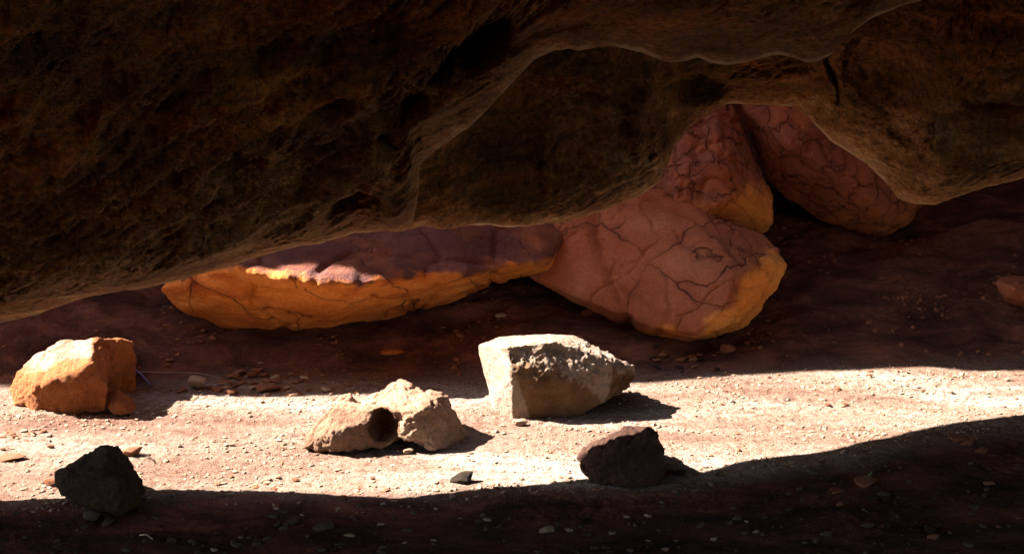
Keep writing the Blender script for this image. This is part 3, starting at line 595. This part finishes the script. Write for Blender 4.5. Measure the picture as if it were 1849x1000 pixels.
place_stone(165, 938, 34, 4, 'stone_grey', 'left pale stone propping the dark grey boulder', rotz=.1)
place_stone(196, 945, 30, 1, 'stone_grey', 'right pale stone propping the dark grey boulder', rotz=.9)
place_stone(938, 768, 30, 0, 'stone_pale', 'pinkish chip at the front foot of the beige boulder', rotz=.6, sink=.15)
place_stone(735, 818, 24, 0, 'stone_pale', 'pale chip under the front of the hollowed boulder', rotz=.6)
place_stone(1228, 857, 30, 5, 'maroon', 'dark stone just right of the maroon boulder', rotz=.3)
place_stone(1310, 640, 34, 0, 'stone_red', 'upright reddish stone beneath the lower right of the largest boulder', rotz=.3, asp=(1, 1.4), sink=.1)
place_stone(528, 944, 36, 3, 'stone_grey', 'pale flat oval pebble in the dark foreground', rotz=.1)
place_stone(590, 955, 52, 1, 'stone_grey', 'larger dull pebble right of the pale flat oval pebble', rotz=.1, asp=(1, .7))
place_stone(990, 962, 36, 1, 'stone_pale', 'rounded pale pebble, largest in the bottom middle foreground', rotz=.1)
place_stone(1730, 793, 56, 3, 'stone_red', 'flat red slab in the shade near the right edge', rotz=.1, asp=(.7, .6))
place_stone(1560, 873, 50, 3, 'stone_red', 'flat dull slab beside the green leaf in the shade', rotz=.1)
place_stone(905, 585, 22, 2, 'stone_pale', 'flat pale stone, highest of the row on the slope behind the beige boulder', rotz=.1)
place_stone(830, 614, 20, 0, 'stone_red', 'small square red stone on the slope left of the beige boulder', rotz=.1)
place_stone(471, 652, 12, 2, 'stone_pale', 'tiny pale stone alone on the slope above the rubble', rotz=.1)
def scatter(n, boxp, wr, mats, label, group, kinds=(0, 1, 2, 3, 5), acc=None, sink=.2):
    k_ = 0
    while k_ < n:
        px, py = random.uniform(boxp[0], boxp[2]), random.uniform(boxp[1], boxp[3])
        if acc and not acc(px, py): continue
        place_stone(px, py, random.uniform(*wr) ** 1.0, random.choice(kinds), random.choice(mats), label, group=group, sink=sink); k_ += 1
fr = interp_line(front_px); br = interp_line(back_px)
scatter(60, (400, 668, 650, 714), (7, 24), ['stone_red', 'stone_red', 'stone_pale', 'ochre'], 'small reddish stone in the rubble patch at the foot of the slope', 'rubble beside the orange boulder', acc=lambda a, b: b > 668 + abs(a - 470) * .15 and (a < 560 or random.random() < .5))
scatter(12, (800, 590, 900, 606), (7, 14), ['stone_red', 'stone_pale'], 'tiny stone in the thin row on the slope behind the beige boulder', 'stones on the slope behind the beige boulder')
scatter(24, (1180, 636, 1330, 672), (8, 22), ['stone_red', 'maroon'], 'dark stone in the gravel beneath the largest boulder', 'stones beneath the largest boulder')
scatter(50, (380, 930, 1380, 1000), (8, 26), ['stone_grey', 'stone_pale', 'stone_grey'], 'small pebble in the dark bottom foreground', 'pebbles in the dark foreground', sink=.42)
scatter(36, (1380, 770, 1849, 1000), (8, 34), ['stone_red', 'maroon', 'stone_grey'], 'small stone in the shaded ground at the lower right', 'stones in the lower right shade', acc=lambda a, b: b > fr(a) + 12, sink=.3)
scatter(14, (0, 945, 380, 1000), (8, 24), ['stone_grey', 'maroon'], 'small pebble in the dark lower left corner', 'pebbles in the lower left shade', sink=.3)
scatter(16, (0, 776, 100, 812), (7, 18), ['stone_pale', 'stone_red'], 'small dark-shadowed stone in the cluster at the left edge of the sand', 'stones at the left of the sand')
scatter(20, (1480, 668, 1849, 760), (6, 20), ['stone_pale', 'stone_red'], 'small pale stone on the sunlit sand at the right', 'stones on the sunlit sand at the right', acc=lambda a, b: br(a) - 4 < b < fr(a) - 6)
scatter(20, (270, 850, 700, 905), (7, 20), ['stone_pale', 'stone_red'], 'small stone along the front edge of the sunlit sand', 'stones along the front edge of the sunlight', acc=lambda a, b: b < fr(a) + 4)

# gravel: thousands of chips, one object
ico_b = bmesh.new(); bmesh.ops.create_icosphere(ico_b, subdivisions=1, radius=1); IV = np.array([v.co for v in ico_b.verts]); IF = np.array([[v.index for v in f.verts] for f in ico_b.faces]); ico_b.free()
def gravel(name, n, xr, yr_, size, mat, label, dens=None, seed=0):
    r_ = np.random.default_rng(seed); pts = []
    while len(pts) < n:
        a = r_.uniform(xr[0], xr[1], n * 3); b = r_.uniform(yr_[0], yr_[1], n * 3); q_ = np.stack([a, b, a * 0], 1)
        keep = r_.random(n * 3) < dens(a, b, q_) if dens else np.ones(n * 3, bool)
        pts += list(zip(a[keep], b[keep]))
    pts = np.array(pts[:n]); s_ = size[0] + (size[1] - size[0]) * r_.random(n) ** 6
    zz = np.array([gz(a, b) for a, b in pts])
    V = IV[None] * (1 + r_.uniform(-.28, .28, (n, len(IV), 1)))
    V = V * np.stack([s_ * r_.uniform(.8, 1.5, n), s_ * r_.uniform(.6, 1.1, n), s_ * r_.uniform(.35, .8, n)], 1)[:, None, :]
    a = r_.uniform(0, 6.28, n); c, s2 = np.cos(a)[:, None], np.sin(a)[:, None]
    V = np.stack([V[..., 0] * c - V[..., 1] * s2, V[..., 0] * s2 + V[..., 1] * c, V[..., 2]], 2)
    V += np.stack([pts[:, 0], pts[:, 1], zz + s_ * .15], 1)[:, None, :]
    Fc = (IF[None] + (np.arange(n) * len(IV))[:, None, None]).reshape(-1, 3)
    return tag(mesh_from(name, V.reshape(-1, 3), Fc, M[mat], loc=np.zeros(3), smooth=False), label, 'gravel', kind='stuff')
dn = lambda a, b, q_: np.clip(.10 + 1.3 * np.maximum(0, fbm(q_ * [.5, 1.4, 1], .28, 3, 401) + .05), 0, 1) * ((b > front_y(a) - .1) & (b < back_y(a) + .05))
gravel('gravel', 9000, (-1.9, 2.2), (3.5, 4.85), (.0016, .0085), 'stone_pale', 'pale fine gravel strewn over the sunlit sand', dn, 1)
gravel('gravel', 1500, (-1.9, 2.2), (3.5, 4.9), (.0016, .008), 'stone_red', 'reddish fine gravel strewn over the sunlit sand', dn, 2)
gravel('gravel', 2500, (-1.9, 2.2), (2.9, 3.9), (.002, .010), 'stone_grey', 'dull fine gravel on the shaded foreground ground', lambda a, b, q_: (b < front_y(a) - .02) * 1.0, 3)

gravel('gravel', 3500, (-1.9, 2.4), (4.5, 5.7), (.002, .012), 'stone_red', 'dull red rock chips on the shaded slope behind the sand', lambda a, b, q_: (b > back_y(a) + .03) * np.clip(.12 + 1.5 * fbm(q_, .25, 3, 431), 0, 1), 5)
# ------------------------------------------------------------------ twigs, fibre, leaf
def tube(name, pts, r, mat, label, cat, seg=6):
    pts = np.array(pts); n = len(pts); V = []; 
    for i in range(n):
        t_ = pts[min(i + 1, n - 1)] - pts[max(i - 1, 0)]; t_ /= np.linalg.norm(t_); u = np.cross(t_, [0, 0, 1.0]); u /= np.linalg.norm(u); v_ = np.cross(u, t_)
        rr = r * (1 - .5 * i / n)
        for k_ in range(seg): V.append(pts[i] + rr * (math.cos(6.2832 * k_ / seg) * u + math.sin(6.2832 * k_ / seg) * v_))
    Fc = [[i * seg + k_, i * seg + (k_ + 1) % seg, (i + 1) * seg + (k_ + 1) % seg, (i + 1) * seg + k_] for i in range(n - 1) for k_ in range(seg)]
    Fc += [[0, 1, 2, 3], [0, 3, 4, 5], [(n - 1) * seg + q_ for q_ in (3, 2, 1, 0)], [(n - 1) * seg + q_ for q_ in (5, 4, 3, 0)]]
    return tag(mesh_from(name, V, Fc, mat), label, cat)
def gpath(pp, lift):
    o = []
    for i, (a, b) in enumerate(pp):
        c = on_ground(a, b); o.append([c[0], c[1], gz(c[0], c[1]) + lift[i]])
    o = np.array(o); k_ = np.linspace(0, len(o) - 1, 5 * len(o)); return np.stack([np.interp(k_, np.arange(len(o)), o[:, j]) for j in range(3)], 1)
tube('twig', gpath([(246, 676), (300, 677), (355, 678), (380, 682), (400, 686)], [.004, .008, .008, .006, .003]), .0011, M['twig'], 'long thin pale twig behind the orange boulder, pointing at the rubble', 'twig')
tube('twig', gpath([(370, 697), (400, 697), (425, 696)], [.004, .012, .004]), .0012, M['twig'], 'short thin twig lying across the rubble', 'twig')
tube('fibre', gpath([(245, 677), (255, 684), (272, 696)], [.012, .010, .002]), .0030, M['blue'], 'bluish fibre sticking out behind the orange boulder', 'fibre')
tube('twig', gpath([(252, 826), (268, 831), (280, 838)], [.010, .014, .002]), .003, M['maroon'], 'short dark twig on the sand right of the dark grey boulder', 'twig')
tube('straw', gpath([(252, 968), (265, 971), (276, 978)], [.004, .006, .004]), .0020, M['straw'], 'pale bit of straw in the dark lower left foreground', 'straw')
lp = on_ground(1566, 868); lz = gz(lp[0], lp[1])
lv = []; 
for i in range(7):
    f_ = i / 6; wd = .004 * math.sin(math.pi * min(1, f_ * .95 + .03)); cx_ = lp[0] + .012 * f_; cz = lz + .008 + .022 * f_
    lv += [(cx_ - wd, lp[1], cz + .002), (cx_, lp[1] + .003, cz), (cx_ + wd, lp[1], cz + .002)]
lf_ = [[i * 3 + j, i * 3 + j + 1, i * 3 + j + 4, i * 3 + j + 3] for i in range(6) for j in range(2)]
leaf = tag(mesh_from('leaf', lv, lf_, M['leaf']), 'single tiny green leaf in the shaded ground at the right', 'leaf')
sm = leaf.modifiers.new('thickness', 'SOLIDIFY'); sm.thickness = .0006
